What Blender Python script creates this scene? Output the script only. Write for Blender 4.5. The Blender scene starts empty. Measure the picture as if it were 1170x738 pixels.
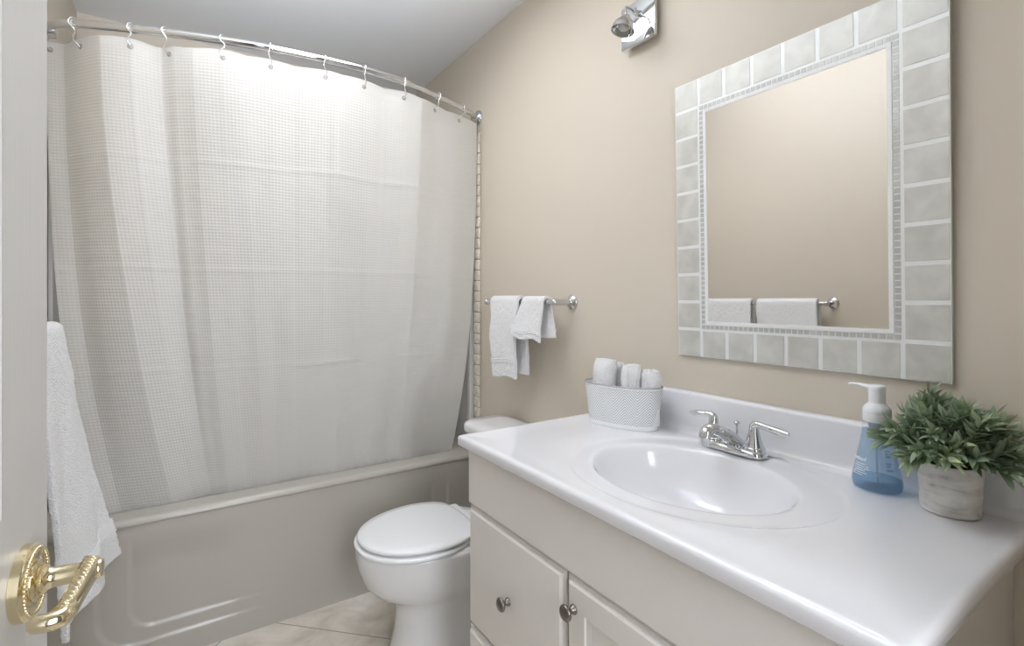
import bpy, bmesh, math, random
from mathutils import Vector, Matrix, noise
random.seed(7)
SC = bpy.context.scene
PI = math.pi

# ------------------------------------------------------------------ camera, light, exposure
LEFT, RIGHT, CEIL = -0.36, 1.16, 2.382
cam_d = bpy.data.cameras.new('camera'); cam = bpy.data.objects.new('camera', cam_d)
SC.collection.objects.link(cam); SC.camera = cam
cam.location = (0, 0, 1.17)
cam.rotation_euler = (PI/2, 0, -math.atan2(380, 567))
cam_d.sensor_width = 36; cam_d.lens = 36*567/1170; cam_d.shift_y = -27/1170
cam_d.clip_start = 0.02
SC.view_settings.view_transform = 'Standard'; SC.view_settings.look = 'None'
SC.view_settings.gamma = 1; SC.view_settings.use_curve_mapping = False
SC.view_settings.exposure = 0.15
W = bpy.data.worlds.new('world'); SC.world = W; W.use_nodes = True
W.node_tree.nodes['Background'].inputs[0].default_value = (0.93, 0.96, 1.0, 1)
W.node_tree.nodes['Background'].inputs[1].default_value = 0.1
CEILING_LIGHT = 6.0
# added fill lamp behind the doorway, brightens curtain, tub apron and cabinet
la = bpy.data.lights.new('hall_fill', 'AREA'); la.shape = 'RECTANGLE'; la.size = 0.6; la.size_y = 1.6
la.energy = 22; la.color = (0.93, 0.97, 1.04)
lo = bpy.data.objects.new('hall_fill', la); SC.collection.objects.link(lo)
lo.location = (0.22, -0.9, 1.4); lo.rotation_euler = (math.radians(84), 0, math.radians(-6))

# photographer's flash bounced off the ceiling
lb = bpy.data.lights.new('bounce_flash', 'AREA'); lb.shape = 'DISK'; lb.size = 0.30; lb.energy = 11.5; lb.color = (0.90, 0.96, 1.06); lb.spread = math.radians(66)
lbo = bpy.data.objects.new('bounce_flash', lb); SC.collection.objects.link(lbo)
lbo.location = (0.12, 0.20, 1.66); lbo.rotation_euler = Vector((0.04, 1.0, 0.86)).to_track_quat('-Z', 'Y').to_euler()

# ------------------------------------------------------------------ helpers
def mat(name, col, rough=0.5, metal=0.0, **k):
    m = bpy.data.materials.new(name); m.use_nodes = True
    b = m.node_tree.nodes['Principled BSDF']
    b.inputs['Base Color'].default_value = (*col, 1)
    b.inputs['Roughness'].default_value = rough; b.inputs['Metallic'].default_value = metal
    for key, v in k.items(): b.inputs[key.replace('_', ' ')].default_value = v
    return m
def N(m, t, **k):
    n = m.node_tree.nodes.new(t)
    for a, v in k.items(): setattr(n, a, v)
    return n
def L(m, a, b): m.node_tree.links.new(a, b)
def bsdf(m): return m.node_tree.nodes['Principled BSDF']
def M_(m, op, a, b=None, c=None):
    n = N(m, 'ShaderNodeMath', operation=op)
    for i, v in enumerate((a, b, c)):
        if v is None: continue
        if isinstance(v, (int, float)): n.inputs[i].default_value = v
        else: L(m, v, n.inputs[i])
    return n.outputs[0]
def noise_bump(m, scale, strength, dist=0.002, detail=3, coord='Object'):
    tc = N(m, 'ShaderNodeTexCoord'); nt = N(m, 'ShaderNodeTexNoise')
    nt.inputs['Scale'].default_value = scale; nt.inputs['Detail'].default_value = detail
    L(m, tc.outputs[coord], nt.inputs['Vector'])
    bp = N(m, 'ShaderNodeBump'); bp.inputs['Strength'].default_value = strength; bp.inputs['Distance'].default_value = dist
    L(m, nt.outputs['Fac'], bp.inputs['Height']); L(m, bp.outputs[0], bsdf(m).inputs['Normal'])
    return nt
def ramp(m, fac, stops):
    r = N(m, 'ShaderNodeValToRGB'); e = r.color_ramp.elements
    while len(e) < len(stops): e.new(0.5)
    for el, (p, c) in zip(e, stops): el.position = p; el.color = (*c, 1)
    L(m, fac, r.inputs[0]); return r.outputs[0]

def obj(name, bm, m, parent=None, smooth=True, label=None, angle=None, loc=None):
    me = bpy.data.meshes.new(name); bmesh.ops.recalc_face_normals(bm, faces=bm.faces)
    bm.to_mesh(me); bm.free()
    o = bpy.data.objects.new(name, me); SC.collection.objects.link(o)
    if m: me.materials.append(m)
    for p in me.polygons: p.use_smooth = smooth
    if smooth and angle is not None: me.set_sharp_from_angle(angle=math.radians(angle))
    if parent: o.parent = parent
    if label: o['label'] = label
    if loc: o.location = loc
    return o
def thing(name, label, cat, loc=(0, 0, 0), rz=0, group=None):
    o = bpy.data.objects.new(name, None); SC.collection.objects.link(o); o.empty_display_size = 0.05
    o.location = loc; o.rotation_euler = (0, 0, rz); return tag(o, label, cat, group)
def tag(o, label, cat, group=None):
    o['label'] = label; o['category'] = cat
    if group: o['group'] = group
    return o
def struct(o): o['kind'] = 'structure'; return o

def box(bm, c, s, bevel=0.0, seg=2, rot=None):
    r = bmesh.ops.create_cube(bm, size=1)
    vs = r['verts']
    for v in vs: v.co = Vector((v.co.x*s[0], v.co.y*s[1], v.co.z*s[2]))
    if bevel > 0:
        es = list({e for v in vs for e in v.link_edges})
        out = bmesh.ops.bevel(bm, geom=es, offset=bevel, segments=seg, affect='EDGES', profile=0.6)
        vs = list({v for f in out['faces'] for v in f.verts} | {v for v in vs if v.is_valid})
        allv = set(vs)
        stack = list(vs)
        while stack:
            v = stack.pop()
            for e in v.link_edges:
                o = e.other_vert(v)
                if o not in allv: allv.add(o); stack.append(o)
        vs = list(allv)
    for v in vs:
        if rot is not None: v.co = rot @ v.co
        v.co = v.co + Vector(c)
    return vs
def bx(bm, x0, x1, y0, y1, z0, z1, bevel=0.0, seg=2):
    return box(bm, ((x0+x1)/2, (y0+y1)/2, (z0+z1)/2), (abs(x1-x0), abs(y1-y0), abs(z1-z0)), bevel, seg)
def grid(bm, nu, nv, fn, closed_u=False, uv=None):
    rows = []
    for i in range(nu + (0 if closed_u else 1)):
        rows.append([bm.verts.new(fn(i/nu, j/nv)) for j in range(nv+1)])
    lay = bm.loops.layers.uv.verify() if uv else None
    n = len(rows)
    for i in range(nu):
        a, b = rows[i], rows[(i+1) % n]
        for j in range(nv):
            try: f = bm.faces.new((a[j], b[j], b[j+1], a[j+1]))
            except ValueError: continue
            if uv:
                for lp, (p, q) in zip(f.loops, ((i, j), (i+1, j), (i+1, j+1), (i, j+1))):
                    lp[lay].uv = uv(p/nu, q/nv)
    return rows
def lathe(bm, prof, n=32, mtx=None, sx=1.0, sy=1.0, cap=True):
    rings = []
    for r, z in prof:
        ring = []
        for k in range(n):
            a = 2*PI*k/n; v = Vector((r*sx*math.cos(a), r*sy*math.sin(a), z))
            if mtx: v = mtx @ v
            ring.append(bm.verts.new(v))
        rings.append(ring)
    for a, b in zip(rings, rings[1:]):
        for k in range(n): bm.faces.new((a[k], a[(k+1) % n], b[(k+1) % n], b[k]))
    if cap:
        bm.faces.new(rings[0][::-1]); bm.faces.new(rings[-1])
    return rings
def loft(bm, rings, cap=True):
    R = [[bm.verts.new(p) for p in r] for r in rings]
    n = len(R[0])
    for a, b in zip(R, R[1:]):
        for k in range(n): bm.faces.new((a[k], a[(k+1) % n], b[(k+1) % n], b[k]))
    if cap: bm.faces.new(R[0][::-1]); bm.faces.new(R[-1])
    return R
def catmull(P, n=8):
    P = [Vector(p) for p in P]; out = []
    Q = [P[0]*2-P[1]] + P + [P[-1]*2-P[-2]]
    for i in range(1, len(Q)-2):
        for k in range(n):
            t = k/n
            out.append(0.5*((2*Q[i]) + (Q[i+1]-Q[i-1])*t + (2*Q[i-1]-5*Q[i]+4*Q[i+1]-Q[i+2])*t*t + (3*Q[i]-Q[i-1]-3*Q[i+1]+Q[i+2])*t**3))
    out.append(P[-1]); return out
def tube(bm, path, r, n=12, up=None, flat=1.0, cap=True):
    path = [Vector(p) for p in path]; m = len(path)
    rr = r if isinstance(r, (list, tuple)) else [r]*m
    if len(rr) != m:
        src = list(rr); rr = []
        for i in range(m):
            t = i/(m-1)*(len(src)-1); k = min(int(t), len(src)-2); rr.append(src[k]+(src[k+1]-src[k])*(t-k))
    T = [(path[min(i+1, m-1)]-path[max(i-1, 0)]).normalized() for i in range(m)]
    u = Vector(up) if up else (Vector((0, 0, 1)) if abs(T[0].z) < 0.9 else Vector((1, 0, 0)))
    rings = []
    for i in range(m):
        u = (u - T[i]*u.dot(T[i])).normalized(); w = T[i].cross(u)
        rings.append([path[i] + (u*math.cos(2*PI*k/n)*flat + w*math.sin(2*PI*k/n))*rr[i] for k in range(n)])
    return loft(bm, rings, cap)
def aim(p, d, up=(0, 0, 1)):
    z = Vector(d).normalized(); x = Vector(up).cross(z)
    if x.length < 1e-4: x = Vector((1, 0, 0))
    x.normalize(); y = z.cross(x)
    return Matrix.Translation(Vector(p)) @ Matrix((x, y, z)).transposed().to_4x4()
def lerp(a, b, t): return a+(b-a)*t
def interp(xs, ys, x):
    if x <= xs[0]: return ys[0]
    for i in range(len(xs)-1):
        if x <= xs[i+1]: return lerp(ys[i], ys[i+1], (x-xs[i])/(xs[i+1]-xs[i]))
    return ys[-1]
def sstep(a, b, x):
    t = max(0, min(1, (x-a)/(b-a))); return t*t*(3-2*t)

# ------------------------------------------------------------------ materials
wall_m = mat('wall_paint', (0.67, 0.60, 0.503), 0.55); noise_bump(wall_m, 260, 0.12, 0.001)
ceil_m = mat('ceiling_paint', (0.86, 0.87, 0.88), 0.8); noise_bump(ceil_m, 120, 0.1, 0.001)
chrome = mat('chrome', (0.68, 0.69, 0.70), 0.05, 1.0)
brass = mat('polished_brass', (0.78, 0.68, 0.46), 0.14, 1.0)
nickel = mat('aged_pewter', (0.23, 0.205, 0.185), 0.30, 1.0)
porcelain = mat('porcelain', (0.83, 0.83, 0.83), 0.10)
seat_m = mat('toilet_seat_plastic', (0.86, 0.87, 0.88), 0.22)
marble = mat('cultured_marble', (0.80, 0.80, 0.825), 0.09, Coat_Weight=0.3)
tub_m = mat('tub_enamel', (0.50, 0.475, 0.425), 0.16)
surround_m = mat('surround_acrylic', (0.78, 0.77, 0.74), 0.22)
cab_m = mat('painted_cabinet', (0.74, 0.705, 0.66), 0.33)
trim_m = mat('white_trim_paint', (0.78, 0.77, 0.75), 0.35)
white_pl = mat('white_plastic', (0.88, 0.89, 0.9), 0.3, Subsurface_Weight=0.0)
dark_m = mat('dark_gap', (0.05, 0.045, 0.04), 0.8)
mirror_m = mat('mirror_silver', (0.90, 0.90, 0.89), 0.0, 1.0)

door_m = mat('door_paint', (0.62, 0.60, 0.57), 0.42)
tc = N(door_m, 'ShaderNodeTexCoord'); mp = N(door_m, 'ShaderNodeMapping'); mp.inputs['Scale'].default_value = (300, 300, 6)
nt = N(door_m, 'ShaderNodeTexNoise'); nt.inputs['Scale'].default_value = 1; nt.inputs['Detail'].default_value = 4
bp = N(door_m, 'ShaderNodeBump'); bp.inputs['Strength'].default_value = 0.5; bp.inputs['Distance'].default_value = 0.001
L(door_m, tc.outputs['Object'], mp.inputs[0]); L(door_m, mp.outputs[0], nt.inputs['Vector']); L(door_m, nt.outputs['Fac'], bp.inputs['Height']); L(door_m, bp.outputs[0], bsdf(door_m).inputs['Normal'])

# waffle-weave curtain cloth: UV is in metres
cloth = mat('waffle_cloth', (0.88, 0.865, 0.83), 0.62, Sheen_Weight=0.25)
uvn = N(cloth, 'ShaderNodeUVMap'); sp = N(cloth, 'ShaderNodeSeparateXYZ'); L(cloth, uvn.outputs[0], sp.inputs[0])
cell = PI/0.0105; cellv = PI/0.0098
su = M_(cloth, 'SINE', M_(cloth, 'MULTIPLY', sp.outputs[0], cell)); sv = M_(cloth, 'SINE', M_(cloth, 'MULTIPLY', sp.outputs[1], cellv))
sw = M_(cloth, 'MULTIPLY', M_(cloth, 'POWER', M_(cloth, 'ABSOLUTE', sv), 2.0), M_(cloth, 'MULTIPLY_ADD', M_(cloth, 'POWER', M_(cloth, 'ABSOLUTE', su), 2.0), 0.6, 0.4))
mk = N(cloth, 'ShaderNodeMath', operation='LESS_THAN'); L(cloth, sp.outputs[1], mk.inputs[0]); mk.inputs[1].default_value = 1.475   # plain hem at the top
sw2 = M_(cloth, 'MULTIPLY', sw, M_(cloth, 'MULTIPLY_ADD', mk.outputs[0], 0.6, 0.4))
wn = N(cloth, 'ShaderNodeTexNoise'); wn.inputs['Scale'].default_value = 5; wn.inputs['Detail'].default_value = 2; L(cloth, uvn.outputs[0], wn.inputs['Vector'])
hgt = M_(cloth, 'ADD', M_(cloth, 'MULTIPLY', sw2, 0.0011), M_(cloth, 'MULTIPLY', wn.outputs['Fac'], 0.010))
bp = N(cloth, 'ShaderNodeBump'); bp.inputs['Strength'].default_value = 0.75; bp.inputs['Distance'].default_value = 1.0
L(cloth, hgt, bp.inputs['Height']); L(cloth, bp.outputs[0], bsdf(cloth).inputs['Normal'])
tr = N(cloth, 'ShaderNodeBsdfTranslucent'); tr.inputs[0].default_value = (0.85, 0.83, 0.79, 1); mx = N(cloth, 'ShaderNodeMixShader'); mx.inputs[0].default_value = 0.33
L(cloth, bp.outputs[0], tr.inputs['Normal'])
L(cloth, bsdf(cloth).outputs[0], mx.inputs[1]); L(cloth, tr.outputs[0], mx.inputs[2])
L(cloth, mx.outputs[0], cloth.node_tree.nodes['Material Output'].inputs[0])

terry = mat('terry_cloth', (0.96, 0.96, 0.965), 0.9, Sheen_Weight=0.3); noise_bump(terry, 230, 1.0, 0.007, 5)
band = mat('woven_band', (0.88, 0.88, 0.89), 0.75, Sheen_Weight=0.2); noise_bump(band, 700, 0.3, 0.001, 2)

# floor: large travertine tiles laid on the diagonal
floor_m = mat('travertine_tiles', (0.5, 0.45, 0.4), 0.35)
tc = N(floor_m, 'ShaderNodeTexCoord'); mp = N(floor_m, 'ShaderNodeMapping'); mp.inputs['Rotation'].default_value = (0, 0, -PI/4)
L(floor_m, tc.outputs['Object'], mp.inputs[0]); sp = N(floor_m, 'ShaderNodeSeparateXYZ'); L(floor_m, mp.outputs[0], sp.inputs[0])
T = 0.60
def cellfrac(src, off):
    a = M_(floor_m, 'DIVIDE', M_(floor_m, 'ADD', src, off), T); f = M_(floor_m, 'FRACT', a)
    return a, M_(floor_m, 'MINIMUM', f, M_(floor_m, 'SUBTRACT', 1.0, f))
ax, fx = cellfrac(sp.outputs[0], -2.257/math.sqrt(2)+6); ay, fy = cellfrac(sp.outputs[1], -1.307+6)
gd = M_(floor_m, 'MINIMUM', fx, fy); gm = M_(floor_m, 'LESS_THAN', gd, 0.0022/T)
cb = N(floor_m, 'ShaderNodeCombineXYZ'); L(floor_m, M_(floor_m, 'FLOOR', ax), cb.inputs[0]); L(floor_m, M_(floor_m, 'FLOOR', ay), cb.inputs[1])
wnz = N(floor_m, 'ShaderNodeTexWhiteNoise'); L(floor_m, cb.outputs[0], wnz.inputs[0])
vadd = N(floor_m, 'ShaderNodeVectorMath', operation='ADD'); vs_ = N(floor_m, 'ShaderNodeVectorMath', operation='SCALE'); vs_.inputs['Scale'].default_value = 9
L(floor_m, wnz.outputs['Color'], vs_.inputs[0]); L(floor_m, vs_.outputs[0], vadd.inputs[0]); L(floor_m, tc.outputs['Object'], vadd.inputs[1])
nt = N(floor_m, 'ShaderNodeTexNoise'); nt.inputs['Scale'].default_value = 5.5; nt.inputs['Detail'].default_value = 7; nt.inputs['Roughness'].default_value = 0.6; nt.inputs['Distortion'].default_value = 0.7
L(floor_m, vadd.outputs[0], nt.inputs['Vector'])
colr = ramp(floor_m, nt.outputs['Fac'], [(0.30, (0.50, 0.44, 0.375)), (0.5, (0.70, 0.64, 0.56)), (0.68, (0.86, 0.81, 0.74))])
mxr = N(floor_m, 'ShaderNodeMix', data_type='RGBA'); L(floor_m, gm, mxr.inputs[0]); L(floor_m, colr, mxr.inputs[6]); mxr.inputs[7].default_value = (0.33, 0.28, 0.24, 1)
L(floor_m, mxr.outputs[2], bsdf(floor_m).inputs['Base Color'])

# tumbled stone of the vertical border
stone = mat('tumbled_stone', (0.62, 0.55, 0.46), 0.7); nt = noise_bump(stone, 60, 0.6, 0.003, 5)
L(stone, ramp(stone, nt.outputs['Fac'], [(0.35, (0.68, 0.61, 0.51)), (0.65, (0.86, 0.80, 0.71))]), bsdf(stone).inputs['Base Color'])
grout = mat('grout', (0.50, 0.44, 0.37), 0.9); noise_bump(grout, 200, 0.3, 0.001)

# frosted mirror border: cloudy etched silver, white etched lines
def frosted(name, col, rough, metal):
    m = mat(name, col, rough, metal); tc = N(m, 'ShaderNodeTexCoord'); nt = N(m, 'ShaderNodeTexNoise')
    nt.inputs['Scale'].default_value = 22; nt.inputs['Detail'].default_value = 2; nt.inputs['Distortion'].default_value = 0.2
    L(m, tc.outputs['Object'], nt.inputs['Vector'])
    L(m, ramp(m, nt.outputs['Fac'], [(0.34, tuple(c*0.90 for c in col)), (0.66, tuple(min(1, c*1.07) for c in col))]), bsdf(m).inputs['Base Color'])
    mr = N(m, 'ShaderNodeMapRange'); mr.inputs[1].default_value = 0.3; mr.inputs[2].default_value = 0.7; mr.inputs[3].default_value = rough-0.04; mr.inputs[4].default_value = rough+0.05
    L(m, nt.outputs['Fac'], mr.inputs[0]); L(m, mr.outputs[0], bsdf(m).inputs['Roughness'])
    return m
frost_tile = frosted('etched_mirror_tile', (0.66, 0.66, 0.62), 0.42, 0.35)
frost_mosaic = frosted('etched_mirror_mosaic', (0.58, 0.59, 0.57), 0.36, 0.4)
frost_line = mat('frosted_white_line', (0.88, 0.90, 0.89), 0.4, 0.25)
bevel_line = mat('bright_bevel_line', (0.93, 0.94, 0.94), 0.3, 0.1)
glass_edge = mat('glass_edge', (0.72, 0.78, 0.76), 0.15, 0.3)

# ------------------------------------------------------------------ room shell
def slab(name, x0, x1, y0, y1, z0, z1, m):
    bm = bmesh.new(); bx(bm, x0, x1, y0, y1, z0, z1); return struct(obj(name, bm, m, smooth=False))
BACK = 2.76; FRONT = -0.06
slab('floor', LEFT-0.1, RIGHT+0.1, -1.6, BACK+0.1, -0.08, 0, floor_m)
slab('ceiling', LEFT-0.1, RIGHT+0.1, FRONT-0.1, BACK+0.1, CEIL, CEIL+0.08, ceil_m)
slab('wall_right', RIGHT, RIGHT+0.1, FRONT-0.1, BACK+0.1, 0, CEIL, wall_m)
slab('wall_left', LEFT-0.1, LEFT, FRONT-0.1, BACK+0.1, 0, CEIL, wall_m)
slab('wall_back', LEFT, RIGHT, BACK, BACK+0.1, 0, CEIL, wall_m)
bm = bmesh.new()
bx(bm, LEFT, -0.215, FRONT-0.1, FRONT, 0, CEIL); bx(bm, 0.60, RIGHT, FRONT-0.1, FRONT, 0, CEIL); bx(bm, -0.215, 0.60, FRONT-0.1, FRONT, 2.06, CEIL)
struct(obj('wall_front', bm, wall_m, smooth=False))
for nm, x0, x1, y0, y1 in (('baseboard_left', LEFT, LEFT+0.012, FRONT, 1.955), ('baseboard_right', RIGHT-0.012, RIGHT, 1.14, 1.36), ('baseboard_back', 0.62, RIGHT-0.012, FRONT, FRONT+0.012)):
    bm = bmesh.new(); bx(bm, x0, x1, y0, y1, 0, 0.085, 0.003); struct(obj(nm if nm != 'baseboard_back' else 'baseboard_front', bm, trim_m, angle=40))

# vertical border of tumbled stone beside the tub
bm = bmesh.new(); bx(bm, RIGHT-0.006, RIGHT, 1.984, 2.046, 0.47, 1.93)
tr1 = struct(obj('trim_1', bm, grout, smooth=False))
bm = bmesh.new(); z = 0.475
while z < 1.915:
    hh = 0.0455; d = random.uniform(-0.0012, 0.0012)
    box(bm, (RIGHT-0.008+d, 2.013+random.uniform(-.001, .001), z+hh/2), (0.010, 0.050, hh), 0.0035, 2, Matrix.Rotation(random.uniform(-.02, .02), 3, 'X')); z += hh+0.0035
obj('stone_tiles', bm, stone, tr1)

# tub surround panels (moulded, up to head height)
bm = bmesh.new()
bx(bm, RIGHT-0.014, RIGHT-0.001, 2.052, BACK-0.001, 0.476, 1.90, 0.004); bx(bm, LEFT+0.001, LEFT+0.014, 2.20, BACK-0.001, 0.476, 1.90, 0.004)
bx(bm, LEFT+0.001, RIGHT-0.001, BACK-0.014, BACK-0.001, 0.476, 1.90, 0.004)
bx(bm, RIGHT-0.024, RIGHT-0.010, 2.052, 2.085, 0.476, 1.90, 0.005)
o = obj('tub_surround', bm, surround_m, angle=40); struct(o); o.name = 'trim_2'

# ------------------------------------------------------------------ ceiling light (above the frame)
t = thing('ceiling_light', 'long flush white ceiling light above the middle of the bathroom', 'light', (0.45, 1.46, CEIL))
bm = bmesh.new(); box(bm, (0, 0, -0.02), (0.44, 0.80, 0.04), 0.006); obj('housing', bm, trim_m, t, angle=40)
em = mat('light_diffuser', (0.9, 0.9, 0.9), 0.5); bsdf(em).inputs['Emission Color'].default_value = (0.95, 0.965, 1.0, 1); bsdf(em).inputs['Emission Strength'].default_value = CEILING_LIGHT
bm = bmesh.new(); box(bm, (0, 0, -0.046), (0.40, 0.76, 0.012), 0.004); obj('diffuser', bm, em, t, angle=40)

# ------------------------------------------------------------------ bathtub
RIM = 0.476; TF = 1.962
tub = thing('bathtub', 'off-white alcove bathtub with embossed apron behind the toilet', 'bathtub', (0.4, 2.36, 0))
TX0, TX1, TY1 = LEFT+0.002, RIGHT-0.002, BACK-0.002
def S(x, y, z): return Vector((x-0.4, y-2.36, z))
def rr_sdf(x, z, x0, x1, z0, z1, r):
    cx, cz = (x0+x1)/2, (z0+z1)/2; dx = abs(x-cx)-(x1-x0)/2+r; dz = abs(z-cz)-(z1-z0)/2+r
    return math.hypot(max(dx, 0), max(dz, 0))+min(max(dx, dz), 0)-r
def apron(u, v):
    x = lerp(TX0, TX1, u); z = lerp(0, RIM-0.022, v)
    fade = 1-sstep(0.30, 0.43, z)
    fx_ = 1-1.0*sstep(0.05, 0.30, x)*(1-sstep(0.70, 0.95, x))
    d1 = rr_sdf(x, z, -0.215, 0.985, 0.072, 0.62, 0.10); d2 = rr_sdf(x, z, -0.135, 0.915, 0.118, 0.64, 0.07)
    dep = 0.006*(1-sstep(-0.010, 0.0, d1)) + 0.006*(1-sstep(-0.010, 0.0, d2))
    return S(x, TF+0.004+dep*fade*fx_, z)
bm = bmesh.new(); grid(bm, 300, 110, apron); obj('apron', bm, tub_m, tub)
# rim and basin in one surface: outer profile -> rim -> rounded lip -> walls -> bottom
bm = bmesh.new(); n = 128
def rrect(x0, x1, y0, y1, r, k):
    P = []; q = n//4
    for ci, (cx, cy, a0) in enumerate(((x1-r, y0+r, -PI/2), (x1-r, y1-r, 0), (x0+r, y1-r, PI/2), (x0+r, y0+r, PI))):
        for i in range(q):
            a = a0+PI/2*i/(q-1); P.append((cx+r*math.cos(a), cy+r*math.sin(a)))
    return P
def ring(x0, x1, y0, y1, r, z): return [S(x, y, z) for x, y in rrect(x0, x1, y0, y1, r, n)]
rg = [ring(TX0, TX1, TF+0.004, TY1, 0.004, RIM-0.024)]
for i in range(7):
    a = PI/2*i/6; rg.append(ring(TX0+0.0, TX1, TF+0.018*(1-math.sin(0 if i == 0 else a)) if False else TF+0.018*(1-math.cos(a)), TY1, 0.004+0.001*i, RIM-0.020+0.020*math.sin(a)))
ix0, ix1, iy0, iy1 = LEFT+0.10, RIGHT-0.075, TF+0.098, BACK-0.09
rg.append(ring(ix0-0.02, ix1+0.02, iy0-0.02, iy1+0.02, 0.10, RIM))
for dz, di in ((0.002, 0.012), (-0.001, 0.004), (-0.006, 0), (-0.016, -0.004), (-0.12, -0.02), (-0.30, -0.05), (-0.36, -0.075), (-0.378, -0.12)):
    rg.append(ring(ix0-di, ix1+di, iy0-di, iy1+di, 0.11, RIM+dz-(0.002 if dz > 0 else 0)))
loft(bm, rg, cap=False); bm.faces.new([v for v in bm.verts][-n:])
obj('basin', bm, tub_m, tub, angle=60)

# ------------------------------------------------------------------ curtain rod
ROD = [(LEFT+0.004, 2.105), (-0.340, 2.078), (-0.305, 2.035), (-0.239, 1.997), (-0.125, 1.950), (-0.023, 1.913), (0.116, 1.871), (0.257, 1.840), (0.429, 1.822), (0.568, 1.820), (0.727, 1.838), (0.88, 1.884), (1.021, 1.938), (1.157, 2.008)]
rodp = catmull([(x, y, 2.015) for x, y in ROD], 8)
t = thing('shower_curtain_rod', 'curved chrome shower curtain rod spanning the tub alcove', 'curtain rod', (0.4, 1.9, 2.015))
def off(path, o): return [Vector(p)-Vector(o) for p in path]
bm = bmesh.new(); tube(bm, off(rodp, (0.4, 1.9, 2.015)), 0.0125, 20); obj('rod_tube', bm, chrome, t, angle=50)
for p, d in (((LEFT, 2.112, 2.015), (1, -0.15, 0)), ((RIGHT, 2.008, 2.015), (-1, 0, 0))):
    bm = bmesh.new(); lathe(bm, [(0.034, 0.0005), (0.034, 0.006), (0.030, 0.013), (0.021, 0.018), (0.019, 0.034), (0.014, 0.037)], 32, aim(Vector(p)-Vector((0.4, 1.9, 2.015)), (d[0], 0, 0)))
    obj('wall_flange', bm, chrome, t, angle=50)

# ------------------------------------------------------------------ shower curtain
#        photo column, top x, y            bottom x, y
CT = [(52, -0.349, 2.120, -0.190, 2.085), (75, -0.305, 2.105, -0.150, 2.092), (94, -0.262, 2.045, -0.105, 2.086), (112, -0.203, 1.968, -0.010, 2.072),
      (150, -0.125, 1.950, 0.050, 2.092), (186, -0.048, 1.962, 0.100, 2.097), (200, -0.015, 1.930, 0.125, 2.090), (222, 0.036, 1.897, 0.155, 2.080), (254, 0.116, 1.871, 0.215, 2.086), (283, 0.185, 1.862, 0.275, 2.074),
      (310, 0.258, 1.856, 0.320, 2.084), (340, 0.335, 1.853, 0.385, 2.090), (372, 0.432, 1.834, 0.470, 2.080), (390, 0.484, 1.826, 0.525, 2.070), (417, 0.570, 1.838, 0.600, 2.086), (440, 0.655, 1.856, 0.665, 2.078),
      (462, 0.735, 1.852, 0.735, 2.088), (480, 0.810, 1.862, 0.790, 2.074), (497, 0.890, 1.905, 0.840, 2.070), (511, 0.955, 1.928, 0.900, 2.086), (525, 1.025, 1.952, 0.965, 2.084), (547, 1.138, 1.990, 1.040, 2.072)]
CZ0, CZ1 = 1.985, 0.425
cn = len(CT)-1
topP = catmull([(a[1], a[2], 0) for a in CT], 16); botP = catmull([(a[3], a[4], 0) for a in CT], 16)
def curtain_pt(s, v):        # s 0..1 along control columns, v 0 top .. 1 bottom
    f = s*(len(topP)-1); k = min(int(f), len(topP)-2); q = f-k
    a = topP[k].lerp(topP[k+1], q); b = botP[k].lerp(botP[k+1], q)
    g_ = s*cn; kk = min(int(g_), cn-1); gq = g_-kk; c0, c1 = CT[kk], CT[kk+1]      # crisper folds than a smooth curve alone
    a = a.lerp(Vector((lerp(c0[1], c1[1], gq), lerp(c0[2], c1[2], gq), 0)), 0.65); b = b.lerp(Vector((lerp(c0[3], c1[3], gq), lerp(c0[4], c1[4], gq), 0)), 0.65)
    w = v**(1.45 + 1.3*(abs(2*s-1))**5)
    p = a.lerp(b, w); z = lerp(CZ0, CZ1, v)
    mid = math.sin(PI*min(1, v*1.02))
    wv = noise.noise(Vector((s*7, v*1.6, 3.1)))*0.022 + noise.noise(Vector((s*19, v*2.2+s*3, 7.7)))*0.008
    # packing creases, gently puckered
    cr = 0
    for zc in (1.62, 1.27, 0.93):
        cr += 0.0016*math.exp(-((z-zc+0.012*noise.noise(Vector((s*9, zc, 0))))/0.010)**2)*(0.3+abs(noise.noise(Vector((s*6, zc*3, 2)))))*2
    top_sag = 0
    return Vector((p.x + 0.3*wv*mid, p.y + (wv*mid) - cr, z + top_sag))
def su_of(u): return interp([a[0] for a in CT], [i/cn for i in range(cn+1)], u)
curt = thing('shower_curtain', 'long white waffle-weave shower curtain hanging inside the tub', 'shower curtain', (0.4, 2.0, 1.98))
CO = Vector((0.4, 2.0, 1.98))
hook_u = [57, 96, 149, 195, 255, 310, 372, 417, 461, 496, 525]
hook_s = [su_of(u) for u in hook_u]
def sag(s, v):
    d = min(abs(s-h) for h in hook_s)
    gap = 0.5/len(hook_s)
    return -0.006*min(1, (d/gap))**2*(1-v)**30
bm = bmesh.new(); NU, NV = 640, 300
ARC = [0.0]
for i in range(NU): ARC.append(ARC[-1]+(curtain_pt((i+1)/NU, 0.3)-curtain_pt(i/NU, 0.3)).length)
grid(bm, NU, NV, lambda a, b: curtain_pt(a, b)-CO+Vector((0, 0, sag(a, b))), uv=lambda a, b: (ARC[round(a*NU)], (1-b)*1.52))
panel = obj('cloth_panel', bm, cloth, curt)
sol = panel.modifiers.new('s', 'SOLIDIFY'); sol.thickness = 0.0012; sol.offset = 0
def nrm(s, v):
    e = 0.004; a = curtain_pt(min(1, s+e), v)-curtain_pt(max(0, s-e), v); b = curtain_pt(s, v+e)-curtain_pt(s, max(0, v-e))
    q = a.cross(b).normalized(); return q if q.y < 0 else -q
grommets = []; eyelet_m = mat('eyelet_metal', (0.50, 0.48, 0.45), 0.35, 0.9)
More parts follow.
